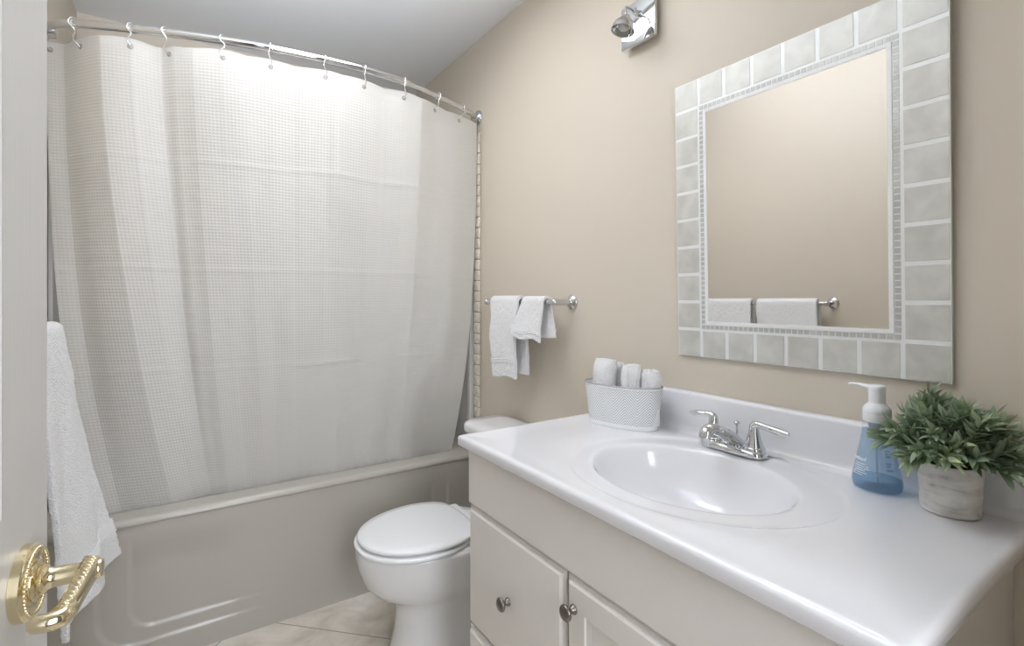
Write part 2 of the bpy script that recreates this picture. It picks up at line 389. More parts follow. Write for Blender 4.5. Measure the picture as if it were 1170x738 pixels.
for s in hook_s:
    v = 0.0165; p = curtain_pt(s, v); nn = nrm(s, v); grommets.append((p, nn))
    bm = bmesh.new(); path = [Vector((0.0062*math.cos(2*PI*k/20), 0.0062*math.sin(2*PI*k/20), 0)) for k in range(21)]
    mt = aim(p-CO+nn*0.0015, nn)
    tube(bm, [mt @ q for q in path], 0.0022, 8, up=tuple(nn), cap=False)
    lathe(bm, [(0.0056, -0.0004), (0.0056, 0.0004)], 16, mt)
    obj('grommet', bm, eyelet_m, curt, label='small metal eyelet')
# ------------------------------------------------------------------ curtain hooks
hook_m = mat('bright_hook_metal', (0.93, 0.93, 0.93), 0.25, 0.85)
names = ['first', 'second', 'third', 'fourth', 'fifth', 'sixth', 'seventh', 'eighth', 'ninth', 'tenth', 'eleventh']
rod_d = [(p, min(range(len(rodp)), key=lambda i: (rodp[i]-p).length)) for p, _ in grommets]
for i, ((g, nn), nm) in enumerate(zip(grommets, names)):
    k = min(range(1, len(rodp)-1), key=lambda i: (rodp[i].xy-g.xy).length)
    c = rodp[k].copy(); tdir = (rodp[min(k+1, len(rodp)-1)]-rodp[k-1]).normalized(); side = Vector((tdir.y, -tdir.x, 0))   # towards the room
    R = 0.0165
    arc = [c - tdir*0.004*math.cos(a) + side*R*math.cos(a) + Vector((0, 0, R*math.sin(a)*1.05)) for a in [PI*1.12-j*(PI*1.22)/12 for j in range(13)]]
    low = g + nn*0.006 + Vector((0, 0, -0.001))
    jit = tdir*random.choice((-1, 1))*random.uniform(0.004, 0.012)
    tail = [arc[-1].lerp(low, 0.35)+jit+side*0.004, arc[-1].lerp(low, 0.7)-jit*0.6+side*0.003, low+Vector((0, 0, 0.003)), low-nn*0.004-Vector((0, 0, 0.001)), low-nn*0.010+Vector((0, 0, 0.003))]
    path = catmull([arc[j] for j in (0, 2, 4, 6, 8, 10, 12)]+tail, 5)
    o0 = (c.x, c.y, c.z)
    place = {0: 'chrome curtain hook at the left end of the rod, beside the open door', 10: 'last chrome curtain hook, at the right end of the rod by the wall'}.get(i, 'chrome curtain hook on the shower rod, %s from the left end' % nm)
    bm = bmesh.new(); tube(bm, off(path, o0), 0.0019, 8)
    tag(obj('curtain_hook', bm, hook_m, loc=o0), place, 'curtain hook', 'chrome hooks along the shower rod')

# ------------------------------------------------------------------ towel bars
def towel_bar(name_lab, wx, sgn, y0, y1, z, stand):
    t = thing('towel_bar', name_lab, 'towel bar', (wx, (y0+y1)/2, z)); ym = (y0+y1)/2
    bm = bmesh.new(); tube(bm, [(sgn*stand, y-ym, 0) for y in (y0-0.006, y0, (y0+y1)/2, y1, y1+0.006)], 0.0092, 20); obj('rod', bm, chrome, t, angle=50)
    for y in (y0, y1):
        bm = bmesh.new(); lathe(bm, [(0.0105, 0.012), (0.0105, 0.022), (0.0112, 0.026), (0.0112, stand-0.012), (0.0120, stand-0.008), (0.0125, stand+0.004), (0.009, stand+0.011), (0.004, stand+0.013)], 24, aim((0, y-ym, 0), (sgn, 0, 0)))
        p = obj('post', bm, chrome, t, angle=50)
        bm = bmesh.new(); lathe(bm, [(0.0265, 0.0005), (0.0265, 0.004), (0.024, 0.007), (0.021, 0.008), (0.018, 0.012), (0.012, 0.014)], 32, aim((0, y-ym, 0), (sgn, 0, 0)))
        obj('flange', bm, chrome, p, angle=50)
    return t
towel_bar('chrome towel bar on the right wall above the toilet tank', RIGHT, -1, 1.345, 1.80, 1.160, 0.080)
towel_bar('chrome towel bar on the left wall, seen in the mirror', LEFT, 1, 1.14, 1.84, 1.085, 0.075)

def drape(label, wx, sgn, stand, barz, ya, yb, front, back, thick, fn=None, bands=(), seed=0, nw=46, rise=0.0, hemband=None, backfn=None):
    """a towel folded over a bar: back layer up, over the bar, front layer down"""
    r = 0.0095+thick/2+0.0028; ny = nw; t = thing('towel', label, 'towel', (wx+sgn*stand, (ya+yb)/2, barz))
    tot = back+PI*r+front; m = int(tot/0.006)
    def base(a, sarc):
        if sarc < back: x, z, side = -r, sarc-back, -1
        elif sarc < back+PI*r: an = (sarc-back)/r; x, z, side = -r*math.cos(an), r*math.sin(an), 0
        else: x, z, side = r, -(sarc-back-PI*r), 1
        y = lerp(ya, yb, a)-(ya+yb)/2
        dn = max(0, -z)
        yy, xx, zz = y, x, z
        if fn and side >= 0: dx, dy, dz = fn(a, dn); xx += dx; yy += dy; zz += dz
        if backfn and side < 0: dx, dy, dz = backfn(a, dn); xx += dx; yy += dy; zz += dz
        nz = noise.noise(Vector((y*18+seed, z*9, side*3+seed)))*0.004*min(1, dn/0.05)
        nz += noise.noise(Vector((y*70+seed, z*70, side*5)))*0.0020 + noise.noise(Vector((y*190+seed, z*190, side*5)))*0.0010
        return Vector((sgn*(xx+nz*(side if side else 1)), yy+0.4*nz, zz))
    def fnn(a, b): return base(a, b*tot)
    bm = bmesh.new(); grid(bm, ny, m, fnn, uv=lambda a, b: (a*(yb-ya), b*tot))
    o = obj('terry_body', bm, terry, t); so = o.modifiers.new('s', 'SOLIDIFY'); so.thickness = thick; so.offset = 0
    bv = o.modifiers.new('b', 'BEVEL'); bv.width = thick*0.35; bv.segments = 2; bv.limit_method = 'ANGLE'; bv.angle_limit = 1.0
    for sd, (d0, d1) in [(s_, b_) for b_ in bands for s_ in (1, -1)]:
        ln = front if sd > 0 else back
        if d1 > ln: continue
        def bf(a, b, sd=sd):
            dn = lerp(ln-d1, ln-d0, b); sarc = (back+PI*r+dn) if sd > 0 else back-dn
            p = base(a, sarc); rib = 0.0016*math.sin(b*(d1-d0)/0.0062*2*PI)
            p.x += sgn*sd*(thick/2+0.0006+rib); return p
        bm = bmesh.new(); grid(bm, ny, max(8, int((d1-d0)/0.0011)), bf)
        ob = obj('woven_band', bm, band, t); s2 = ob.modifiers.new('s', 'SOLIDIFY'); s2.thickness = 0.001
    return t
drape('long white hand towel on the right wall bar, with a woven band near its hem', RIGHT, -1, 0.080, 1.160, 1.545, 1.735, 0.292, 0.275, 0.013,
      fn=lambda a, d: (0.018*math.sin(PI*min(1, d/0.29))*0.3+d*0.03, -0.030*(d/0.29)*(a) - 0.004*math.sin(d*30) + 0.012*(1-a)*(d/.29)*0, 0.006*math.sin(a*5)*(d/0.29)),
      backfn=lambda a, d: (0.010*(d/.27), -0.03*(d/0.27), 0.004*a), bands=((0.052, 0.070),), seed=1)
drape('short white washcloth on the right wall bar, nearest its wall post', RIGHT, -1, 0.080, 1.160, 1.388, 1.515, 0.130, 0.125, 0.010,
      fn=lambda a, d: (0.022*(d/0.14)*a+d*0.06, 0.030*(d/0.13)*(0.35+a)+0.0*d, 0.026*(d/0.14)*(a-0.65)+0.008*math.sin(a*7)*(d/.14)),
      backfn=lambda a, d: (0.004*(d/.12), -0.030*(d/0.12), -0.006*a*(d/.12)), bands=((0.022, 0.030),), seed=4)
# left wall: two bath towels; the far one flares out from the wall at its foot
drape('white bath towel at the tub end of the left wall bar, partly behind the door', LEFT, 1, 0.075, 1.085, 1.51, 1.79, 0.69, 0.55, 0.014,
      fn=lambda a, d: (lerp(0.035, 0.105, a)*(d/0.65)**1.15+0.012*math.sin(a*11+d*3)*sstep(0.05, 0.5, d), 0.085*a*(d/0.65)+0.0, 0.028*(a-0.4)*(d/.65)), bands=((0.075, 0.118),), seed=9, nw=70)
drape('white bath towel at the door end of the left wall bar, seen in the mirror', LEFT, 1, 0.075, 1.085, 1.175, 1.475, 0.62, 0.55, 0.014,
      fn=lambda a, d: (0.008*math.sin(a*9+d*4)*sstep(0.05, 0.5, d)+0.005*d, 0, 0), bands=((0.075, 0.118),), seed=14, nw=50)

# ------------------------------------------------------------------ toilet (faces the left wall)
TYC = 1.565
toi = thing('toilet', 'white porcelain toilet with closed lid between tub and vanity', 'toilet', (0.80, TYC, 0))
def egg(cx_front, cx_back, half, z, k=48, sq=2.0, back_flat=0.0):
    """closed outline, long axis x; front = small x"""
    P = []; xc = lerp(cx_front, cx_back, 0.56)
    for i in range(k):
        a = 2*PI*i/k; ca, sa = math.cos(a), math.sin(a)
        rx = (cx_back-xc) if ca > 0 else (xc-cx_front)
        e = 2.0/(sq+ (back_flat if ca > 0 else 0))
        x = xc+rx*math.copysign(abs(ca)**e, ca); y = half*math.copysign(abs(sa)**(2/2.15), sa)
        P.append(Vector((x-0.80, y, z)))
    return P
bm = bmesh.new()
loft(bm, [egg(*q) for q in (
    (0.575, 1.00, 0.125, 0.0, 48, 2.6, 1), (0.573, 1.00, 0.127, 0.012, 48, 2.6, 1), (0.580, 1.00, 0.122, 0.03, 48, 2.6, 1), (0.592, 1.00, 0.114, 0.09, 48, 2.5, 1), (0.594, 1.00, 0.112, 0.145, 48, 2.5, 1),
    (0.588, 1.00, 0.114, 0.178, 48, 2.4, 1), (0.566, 1.00, 0.126, 0.198, 48, 2.3, .6), (0.520, 1.00, 0.150, 0.226, 48, 2.2, .4), (0.486, 0.99, 0.170, 0.265, 48, 2.1, .4), (0.470, 0.97, 0.181, 0.315, 48, 2.05, .4),
    (0.465, 0.96, 0.185, 0.345, 48, 2, .4), (0.465, 0.955, 0.186, 0.366, 48, 2, .4), (0.468, 0.95, 0.183, 0.374, 48, 2, .4), (0.50, 0.92, 0.15, 0.376, 48, 2, .4))])
obj('bowl', bm, porcelain, toi, angle=70)
bm = bmesh.new(); loft(bm, [egg(*q) for q in ((0.466, 0.84, 0.183, 0.3765), (0.461, 0.845, 0.187, 0.380), (0.461, 0.845, 0.187, 0.387), (0.466, 0.84, 0.183, 0.390))]); obj('seat', bm, seat_m, toi, angle=60)
bm = bmesh.new()
def lidring(f, b, h, z):
    P = egg(f, b, h, z, 64)
    for p in P:      # blunt hinge end with chamfered corners
        lim = 0.845-0.80-(0.477-0.45)*0
        if p.x > 0.82-0.80: p.x = 0.82-0.80+(p.x-0.02)*0.35
    return P
loft(bm, [lidring(*q) for q in ((0.476, 0.87, 0.174, 0.3955), (0.470, 0.875, 0.180, 0.398), (0.469, 0.875, 0.181, 0.404), (0.474, 0.87, 0.177, 0.409), (0.50, 0.84, 0.15, 0.4115), (0.60, 0.78, 0.07, 0.4125))])
obj('lid', bm, seat_m, toi, angle=60)
bm = bmesh.new(); box(bm, (0.845-0.80, 0, 0.392), (0.035, 0.20, 0.030), 0.008, 3); obj('hinge_block', bm, seat_m, toi, angle=50)
bm = bmesh.new()
def rbox(x0, x1, hy, r, z, bow=0.0, k=40):
    P = []; q = k//4
    for cx, cy, a0 in ((x1-r, -hy+r, -PI/2), (x1-r, hy-r, 0), (x0+r, hy-r, PI/2), (x0+r, -hy+r, PI)):
        for i in range(q):
            a = a0+PI/2*i/(q-1); x, y = cx+r*math.cos(a), cy+r*math.sin(a)
            if x < (x0+x1)/2: x -= bow*(1-(y/hy)**2)
            P.append(Vector((x-0.80, y, z)))
    return P
loft(bm, [rbox(*q) for q in ((0.99, 1.15, 0.165, 0.03, 0.376, .0), (0.985, 1.15, 0.175, 0.04, 0.39), (0.978, 1.15, 0.192, 0.045, 0.45, .006), (0.968, 1.15, 0.208, 0.045, 0.56, .008), (0.962, 1.15, 0.215, 0.045, 0.640, .01))])
obj('tank', bm, porcelain, toi, angle=60)
bm = bmesh.new()
loft(bm, [rbox(*q) for q in ((0.958, 1.152, 0.219, 0.05, 0.6415, .01), (0.948, 1.155, 0.227, 0.055, 0.645, .012), (0.946, 1.156, 0.229, 0.055, 0.664, .012), (0.950, 1.155, 0.226, 0.055, 0.676, .012), (0.960, 1.15, 0.217, 0.055, 0.682, .012), (1.0, 1.12, 0.16, 0.04, 0.684, .0))])
obj('tank_lid', bm, porcelain, toi, angle=60)

# ------------------------------------------------------------------ vanity cabinet
CY0, CY1, CXF, CTOP = 0.222, 1.128, 0.640, 0.785
cab = thing('vanity_cabinet', 'cream painted vanity cabinet under the white sink top', 'cabinet', (0.9, 0.675, 0))
V = lambda x, y, z: (x-0.9, y-0.675, z)
def vb(bm, x0, x1, y0, y1, z0, z1, bev=0.0, seg=2): bx(bm, x0-0.9, x1-0.9, y0-0.675, y1-0.675, z0, z1, bev, seg)
bm = bmesh.new()
vb(bm, CXF, CXF+0.018, CY0, CY1, 0.10, CTOP-0.001, 0.001); vb(bm, CXF+0.018, RIGHT-0.002, CY0, CY0+0.016, 0.10, CTOP-0.001, 0.001); vb(bm, CXF+0.018, RIGHT-0.002, CY1-0.016, CY1, 0.10, CTOP-0.001, 0.001)
vb(bm, CXF+0.018, RIGHT-0.002, CY0+0.016, CY1-0.016, 0.10, 0.116); vb(bm, RIGHT-0.012, RIGHT-0.002, CY0+0.016, CY1-0.016, 0.116, CTOP-0.001)
vb(bm, CXF+0.065, CXF+0.08, CY0, CY1, 0.0, 0.10)
obj('body', bm, cab_m, cab, angle=40)
def front_panel(name, y0, y1, z0, z1, recess=None):
    """overlay panel with a stepped, routed edge; optional recessed centre"""
    bm = bmesh.new(); xf = 0.618; th = CXF-xf-0.001
    rings = []
    for ins, dx in ((0.0, 0.021), (0.0, 0.011), (0.0025, 0.0085), (0.0075, 0.0085), (0.0085, 0.0035), (0.0125, 0.0005), (0.017, 0.0)):
        rings.append([Vector(V(xf+dx, y, z)) for y, z in ((y0+ins, z0+ins), (y1-ins, z0+ins), (y1-ins, z1-ins), (y0+ins, z1-ins))])
    if recess:
        for ins, dx in ((recess, 0.0), (recess+0.003, 0.0035), (recess+0.010, 0.0055), (recess+0.012, 0.0065)):
            rings.append([Vector(V(xf+dx, y, z)) for y, z in ((y0+ins, z0+ins), (y1-ins, z0+ins), (y1-ins, z1-ins), (y0+ins, z1-ins))])
    loft(bm, rings)
    return obj(name, bm, cab_m, cab, angle=25)
def knob(parent, y, z):
    bm = bmesh.new(); m_ = aim(V(0.618, y, z), (-1, 0, 0))
    lathe(bm, [(0.0085, -0.0008), (0.0095, 0.0015), (0.0085, 0.004), (0.0055, 0.007), (0.005, 0.012), (0.0075, 0.016), (0.0135, 0.0175), (0.0155, 0.020), (0.0150, 0.0235), (0.0115, 0.0265), (0.005, 0.0282), (0.001, 0.0284)], 32, m_)
    obj('knob', bm, nickel, parent, angle=60, label='dark pewter knob')
# plain apron rail just below the counter
bm = bmesh.new(); xf = 0.618
rings = []
for ins, dx in ((0.0, 0.021), (0.0, 0.006), (0.003, 0.002), (0.007, 0.0)):
    rings.append([Vector(V(xf+dx, y, z)) for y, z in ((CY0+ins, 0.646+ins), (CY1-ins, 0.646+ins), (CY1-ins, CTOP-0.002-ins*0.3), (CY0+ins, CTOP-0.002-ins*0.3))])
loft(bm, rings); obj('apron_rail', bm, cab_m, cab, angle=25)
d1 = front_panel('drawer', 0.744, CY1-0.001, 0.338, 0.641); knob(d1, 0.936, 0.487)
d2 = front_panel('drawer', 0.744, CY1-0.001, 0.108, 0.333); knob(d2, 0.936, 0.222)
d3 = front_panel('door', 0.484, 0.739, 0.108, 0.641, 0.055); knob(d3, 0.712, 0.586)
d4 = front_panel('door', CY0+0.001, 0.479, 0.108, 0.641, 0.055); knob(d4, 0.250, 0.586)

# ------------------------------------------------------------------ sink top
ZC = 0.815; KX0, KX1, KY0, KY1 = 0.605, 1.158, 0.188, 1.157
ctr = thing('sink_top', 'glossy white one-piece sink top with oval basin on the vanity', 'countertop', (0.88, 0.67, ZC))
CO2 = Vector((0.88, 0.67, ZC))
icx, icy, ia, ib = 0.873, 0.656, 0.170, 0.212      # basin: centre, half size along x, along y
ocx, ocy, oa, ob_ = 0.885, 0.650, 0.236, 0.276     # shallow outer ring
n = 192
angs = [2*PI*k/n for k in range(n)]
def rect_pt(a):
    dx, dy = math.cos(a), math.sin(a); cx, cy = 0.873, 0.656
    ts = []
    if abs(dx) > 1e-9: ts.append(((KX1 if dx > 0 else KX0)-cx)/dx)
    if abs(dy) > 1e-9: ts.append(((KY1 if dy > 0 else KY0)-cy)/dy)
    t = min(ts); return cx+dx*t, cy+dy*t
# snap the four corners to the nearest angles
R_ = [rect_pt(a) for a in angs]
for X_ in (KX0, KX1):
    for Y_ in (KY0, KY1):
        k = min(range(n), key=lambda i: (R_[i][0]-X_)**2+(R_[i][1]-Y_)**2); R_[k] = (X_, Y_)
rings = []
def el(cx, cy, a, b, z): return [Vector((cx+a*math.cos(t), cy+b*math.sin(t), z)) for t in angs]
# basin, from the drain outwards
for rr_, dz in ((0.10, -0.134), (0.2, -0.132), (0.35, -0.127), (0.5, -0.117), (0.62, -0.105), (0.72, -0.090), (0.80, -0.073), (0.87, -0.053), (0.92, -0.035), (0.955, -0.020), (0.98, -0.0115), (1.0, -0.0068), (1.02, -0.0048), (1.05, -0.0042)):
    k = sstep(0.1, 1, rr_)
    rings.append(el(lerp(0.90, icx, k), icy, ia*rr_, ib*rr_, ZC+dz))
def mixring(t, z):
    A = el(icx, icy, ia*1.05, ib*1.05, z); B = el(ocx, ocy, oa, ob_, z); return [a.lerp(b, t) for a, b in zip(A, B)]
for t_, z_ in ((0.3, -0.0042), (0.6, -0.0040), (0.85, -0.0034), (0.93, -0.0022), (1.0, -0.0006), (1.05, 0.0)): rings.append(mixring(t_, ZC+z_))
last = rings[-1]
EDGE = 0.009
def inset_rect(i, z): return [Vector((max(KX0+i, min(KX1, x)), max(KY0+i, min(KY1-i, y)), z)) for x, y in R_]
r0 = inset_rect(0.022, ZC)
for t_ in (0.33, 0.66): rings.append([a.lerp(b, t_) for a, b in zip(last, r0)])
rings.append(r0)
rings.append(inset_rect(0.014, ZC+0.0012)); rings.append(inset_rect(EDGE, ZC+0.0010))
for j in range(1, 7):
    a = PI/2*j/6; rings.append(inset_rect(EDGE*(1-math.sin(a)), ZC+0.001-EDGE*(1-math.cos(a))))
rings.append(inset_rect(0.0, ZC-0.024)); rings.append(inset_rect(0.004, ZC-0.029)); rings.append(inset_rect(0.012, ZC-0.0295)); rings.append(inset_rect(0.028, ZC-0.0295))
bm = bmesh.new(); loft(bm, [[p-CO2 for p in r] for r in rings], cap=False)
bm.faces.new(bm.verts[:n] if False else [bm.verts[i] for i in range(0)] or []) if False else None
bm.verts.ensure_lookup_table(); bm.faces.new([bm.verts[i] for i in range(n)])
obj('counter', bm, marble, ctr, angle=50)
bm = bmesh.new()       # cove and backsplash, one swept profile
prof = [(1.112, 0.0002), (1.122, 0.0012), (1.130, 0.004), (1.135, 0.009), (1.1375, 0.018), (1.138, 0.04), (1.138, 0.096), (1.139, 0.1005), (1.142, 0.104), (1.147, 0.1055), (1.158, 0.106), (1.158, 0.0002)]
grid(bm, 40, len(prof)-1, lambda a, b: Vector((prof[round(b*(len(prof)-1))][0], lerp(KY0, KY1, a), ZC+prof[round(b*(len(prof)-1))][1]))-CO2)
es = [e for e in bm.edges if e.is_boundary]
for yy in (KY0, KY1):
    vs = [v for v in bm.verts if abs(v.co.y-(yy-CO2.y)) < 1e-6]; vs.sort(key=lambda v: min(range(len(prof)), key=lambda i: abs(prof[i][0]-CO2.x-v.co.x)+abs(prof[i][1]-v.co.z)))
    bm.faces.new(vs)
obj('backsplash', bm, marble, ctr, angle=50)
bm = bmesh.new(); lathe(bm, [(0.021, 0.0), (0.021, 0.002), (0.016, 0.003), (0.013, 0.001), (0.012, 0.005), (0.006, 0.007), (0.001, 0.007)], 32, Matrix.Translation(Vector((0.90, icy, ZC-0.134))-CO2))
obj('drain', bm, chrome, ctr, angle=50)

# ------------------------------------------------------------------ faucet
FX, FY = 1.088, 0.684
fz = ZC-0.0005
fau = thing('faucet', 'chrome two-handle faucet at the back of the sink', 'faucet', (FX, FY, fz))
bm = bmesh.new()
def stad(hl, r, z): return [Vector((r*math.cos(a), (hl-r)*(1 if math.sin(a) >= 0 else -1)+r*math.sin(a), z)) for a in [2*PI*(k+0.5)/48 for k in range(48)]]
loft(bm, [stad(*q) for q in ((0.080, 0.0285, 0.0), (0.080, 0.0285, 0.006), (0.078, 0.0265, 0.011), (0.073, 0.022, 0.0145), (0.060, 0.010, 0.016))]); obj('base_plate', bm, chrome, fau, angle=60)
bm = bmesh.new()
sp_path = catmull([(0.014, 0, 0.006), (0.002, 0, 0.019), (-0.016, 0, 0.032), (-0.040, 0, 0.046), (-0.066, 0, 0.057), (-0.090, 0, 0.062), (-0.105, 0, 0.057), (-0.110, 0, 0.045)], 6)
tube(bm, sp_path, [0.024, 0.022, 0.0195, 0.0170, 0.0155, 0.0148, 0.0145, 0.0135], 24, up=(0, 0, 1), flat=0.82)
obj('spout', bm, chrome, fau, angle=60)
bm = bmesh.new(); lathe(bm, [(0.0125, 0.0), (0.0128, 0.004), (0.0118, 0.006), (0.0118, 0.018), (0.009, 0.020)], 24, aim((-0.1085, 0, 0.047), (-0.1, 0, -1))); obj('aerator', bm, chrome, fau, angle=50)
bm = bmesh.new(); lathe(bm, [(0.0022, 0.0), (0.0022, 0.030), (0.0030, 0.034), (0.0065, 0.037), (0.0072, 0.040), (0.0055, 0.043), (0.001, 0.044)], 16, Matrix.Translation((0.016, 0, 0.022))); obj('lift_rod', bm, chrome, fau, angle=50)
for sgn in (1, -1):
    bm = bmesh.new(); lathe(bm, [(0.0235, 0.012), (0.0235, 0.018), (0.0215, 0.020), (0.0205, 0.022), (0.0165, 0.036), (0.0125, 0.050), (0.0108, 0.058), (0.0105, 0.064), (0.0085, 0.069), (0.004, 0.0715)], 28, Matrix.Translation((0, sgn*0.0515, 0)))
    hd = obj('handle', bm, chrome, fau, angle=60)
    bm = bmesh.new(); dx, dy, lk = (-0.10, 0.99, 0.82) if sgn > 0 else (-0.15, -0.985, 1.12)
    p0 = Vector((0, sgn*0.0515, 0.055))
    P = [p0, p0+Vector((0, 0, 0.012)), p0+Vector((dx*0.010, dy*0.010, 0.0165)), p0+Vector((dx*0.03*lk, dy*0.03*lk, 0.0155)), p0+Vector((dx*0.055*lk, dy*0.055*lk, 0.0135)), p0+Vector((dx*0.076*lk, dy*0.076*lk, 0.0130))]
    tube(bm, catmull(P, 6), [0.0105, 0.0100, 0.0095, 0.0080, 0.0078, 0.0085, 0.0078, 0.004], 16); obj('lever', bm, chrome, hd, angle=60)

# ------------------------------------------------------------------ mirror
MY0, MY1, MH, MZ = 0.299, 0.886, 0.735, 1.017
mir = thing('wall_mirror', 'large rectangular mirror with frosted tile border above the sink', 'mirror', (RIGHT-0.0085, (MY0+MY1)/2, MZ)); mir.rotation_euler = (0, -0.0225, 0)
mw = MY1-MY0; ym = mw/2
# local frame: x = 0 is the front face, y -ym..ym, z 0..MH
bm = bmesh.new(); box(bm, (0.0032, 0, MH/2), (0.0055, mw, MH), 0.0008); obj('glass_plate', bm, glass_edge, mir, angle=30)
ncol, nrow = 8, 10; tw, th_ = mw/ncol, MH/nrow
bm = bmesh.new()          # etched white ground between the tiles
FR0 = tw+0.0135; FR1 = tw+0.0215
def frame_ring(bm, i0, i1, j0, j1, x0, x1, ):
    # band between inset i0 and inset i1 (vertical insets j0, j1)
    bx(bm, x0, x1, -ym+i0, -ym+i1, j0, MH-j0); bx(bm, x0, x1, ym-i1, ym-i0, j0, MH-j0)
    bx(bm, x0, x1, -ym+i1, ym-i1, j0, j1); bx(bm, x0, x1, -ym+i1, ym-i1, MH-j1, MH-j0)
frame_ring(bm, 0.0008, FR0, 0.0008, FR0-tw+th_, -0.0006, 0.0004); obj('frosted_ground', bm, frost_line, mir, smooth=False)
bm = bmesh.new(); g = 0.0042
for i in range(ncol):
    for j in range(nrow):
        if 0 < i < ncol-1 and 0 < j < nrow-1: continue
        y0, z0 = -ym+i*tw, j*th_
        bx(bm, -0.0014, -0.0002, y0+(g if i else 0.002), y0+tw-(g if i < ncol-1 else 0.002), z0+(g if j else 0.002), z0+th_-(g if j < nrow-1 else 0.002), 0.0006, 1)
obj('tile_border', bm, frost_tile, mir, angle=30)
bm = bmesh.new(); q = 0.0105; gp = 0.0025
a0, a1, b0, b1 = -ym+tw+0.001, ym-tw-0.001, th_+0.001, MH-th_-0.001
def row_(lo, hi, f):
    k = max(1, round((hi-lo)/(q*1.22))); st = (hi-lo)/k
    for c_ in range(k): f(lo+c_*st+gp/2, lo+(c_+1)*st-gp/2)
row_(a0, a1, lambda s_, e_: (bx(bm, -0.0014, -0.0002, s_, e_, b0+0.001, b0+q), bx(bm, -0.0014, -0.0002, s_, e_, b1-q, b1-0.001)))
row_(b0+q+gp, b1-q-gp, lambda s_, e_: (bx(bm, -0.0014, -0.0002, a0+0.001, a0+q, s_, e_), bx(bm, -0.0014, -0.0002, a1-q, a1-0.001, s_, e_)))
obj('mosaic_border', bm, frost_mosaic, mir, smooth=False)
bm = bmesh.new(); frame_ring(bm, FR0, FR1, FR0-tw+th_, FR1-tw+th_, -0.0024, 0.0004); obj('bevel_frame', bm, bevel_line, mir, smooth=False)
bm = bmesh.new(); bx(bm, -0.0008, 0.0002, -ym+FR1, ym-FR1, FR1-tw+th_, MH-(FR1-tw+th_)); obj('mirror_glass', bm, mirror_m, mir, smooth=False)
for dy in (-0.18, 0.18):
    bm = bmesh.new(); bx(bm, 0.006, 0.020, dy-0.02, dy+0.02, MH-0.10, MH-0.06); obj('mounting_block', bm, glass_edge, mir, smooth=False)

# ------------------------------------------------------------------ wall lamp
lam = thing('wall_lamp', 'small chrome spotlight on a square plate high on the right wall', 'lamp', (RIGHT, 1.017, 1.995))
bm = bmesh.new(); box(bm, (-0.024, 0, 0), (0.012, 0.128, 0.128), 0.0015); obj('mounting_plate', bm, chrome, lam, angle=30)
bm = bmesh.new(); box(bm, (-0.009, 0, 0), (0.018, 0.100, 0.100), 0.001); obj('wall_box', bm, nickel, lam, angle=30)
bm = bmesh.new(); lathe(bm, [(0.0085, 0), (0.0085, 0.006), (0.0062, 0.008), (0.0062, 0.018), (0.004, 0.020)], 20, aim((-0.030, -0.002, 0.022), (-1, 0, 0))); lathe(bm, [(0.0042, 0), (0.0042, 0.013), (0.003, 0.014)], 12, aim((-0.042, -0.002, 0.022), (0, 0, 1))); obj('swivel', bm, chrome, lam, angle=50)
hp = Vector((-0.096, -0.016, -0.016))      # top of the shade
bm = bmesh.new(); tube(bm, catmull([(-0.048, -0.002, 0.022), (-0.066, -0.005, 0.024), (-0.088, -0.009, 0.020), (-0.094, -0.014, 0.006), hp], 6), 0.0032, 12); obj('arm', bm, chrome, lam, angle=60)
bm = bmesh.new(); ax_ = Vector((-0.22, 0.10, -0.97)).normalized()
lathe(bm, [(q_*1.15, z_*1.1) for q_, z_ in ((0.004, -0.004), (0.010, -0.002), (0.014, 0.004), (0.019, 0.010), (0.0255, 0.019), (0.0285, 0.028), (0.0295, 0.037), (0.0285, 0.037), (0.0272, 0.028), (0.0240, 0.020), (0.017, 0.011), (0.004, 0.006))], 32, aim(hp, ax_)); obj('shade', bm, chrome, lam, angle=60)
bulb = mat('frosted_bulb', (0.55, 0.55, 0.52), 0.35)
bm = bmesh.new(); lathe(bm, [(0.006, 0.005), (0.010, 0.010), (0.0150, 0.020), (0.0155, 0.028), (0.012, 0.036), (0.005, 0.040), (0.001, 0.0405)], 24, aim(hp, ax_)); obj('bulb', bm, bulb, lam, angle=60)

# ------------------------------------------------------------------ basket with rolled washcloths
bmat = mat('whitewashed_tin', (0.78, 0.79, 0.81), 0.45)
uvn = N(bmat, 'ShaderNodeUVMap'); sp = N(bmat, 'ShaderNodeSeparateXYZ'); L(bmat, uvn.outputs[0], sp.inputs[0])
tri = M_(bmat, 'PINGPONG', sp.outputs[0], 0.0353)
dg = M_(bmat, 'FRACT', M_(bmat, 'DIVIDE', M_(bmat, 'ADD', M_(bmat, 'MULTIPLY', tri, -1.0), M_(bmat, 'ADD', sp.outputs[1], 1.0)), 0.0076))
ln_ = M_(bmat, 'LESS_THAN', dg, 0.38)
inb = M_(bmat, 'MULTIPLY', M_(bmat, 'GREATER_THAN', sp.outputs[1], 0.012), M_(bmat, 'LESS_THAN', sp.outputs[1], 0.110))
msk = M_(bmat, 'MULTIPLY', ln_, inb)
mx_ = N(bmat, 'ShaderNodeMix', data_type='RGBA'); L(bmat, msk, mx_.inputs[0]); mx_.inputs[6].default_value = (0.90, 0.91, 0.92, 1); mx_.inputs[7].default_value = (0.47, 0.49, 0.51, 1)
L(bmat, mx_.outputs[2], bsdf(bmat).inputs['Base Color'])
bp = N(bmat, 'ShaderNodeBump'); bp.inputs['Strength'].default_value = 0.6; bp.inputs['Distance'].default_value = 0.001; bp.invert = True; L(bmat, msk, bp.inputs['Height']); L(bmat, bp.outputs[0], bsdf(bmat).inputs['Normal'])
rimm = mat('worn_grey_rim', (0.50, 0.51, 0.53), 0.4, 0.4)
BK = Vector((1.042, 0.993, ZC+0.001)); BR = math.radians(17)
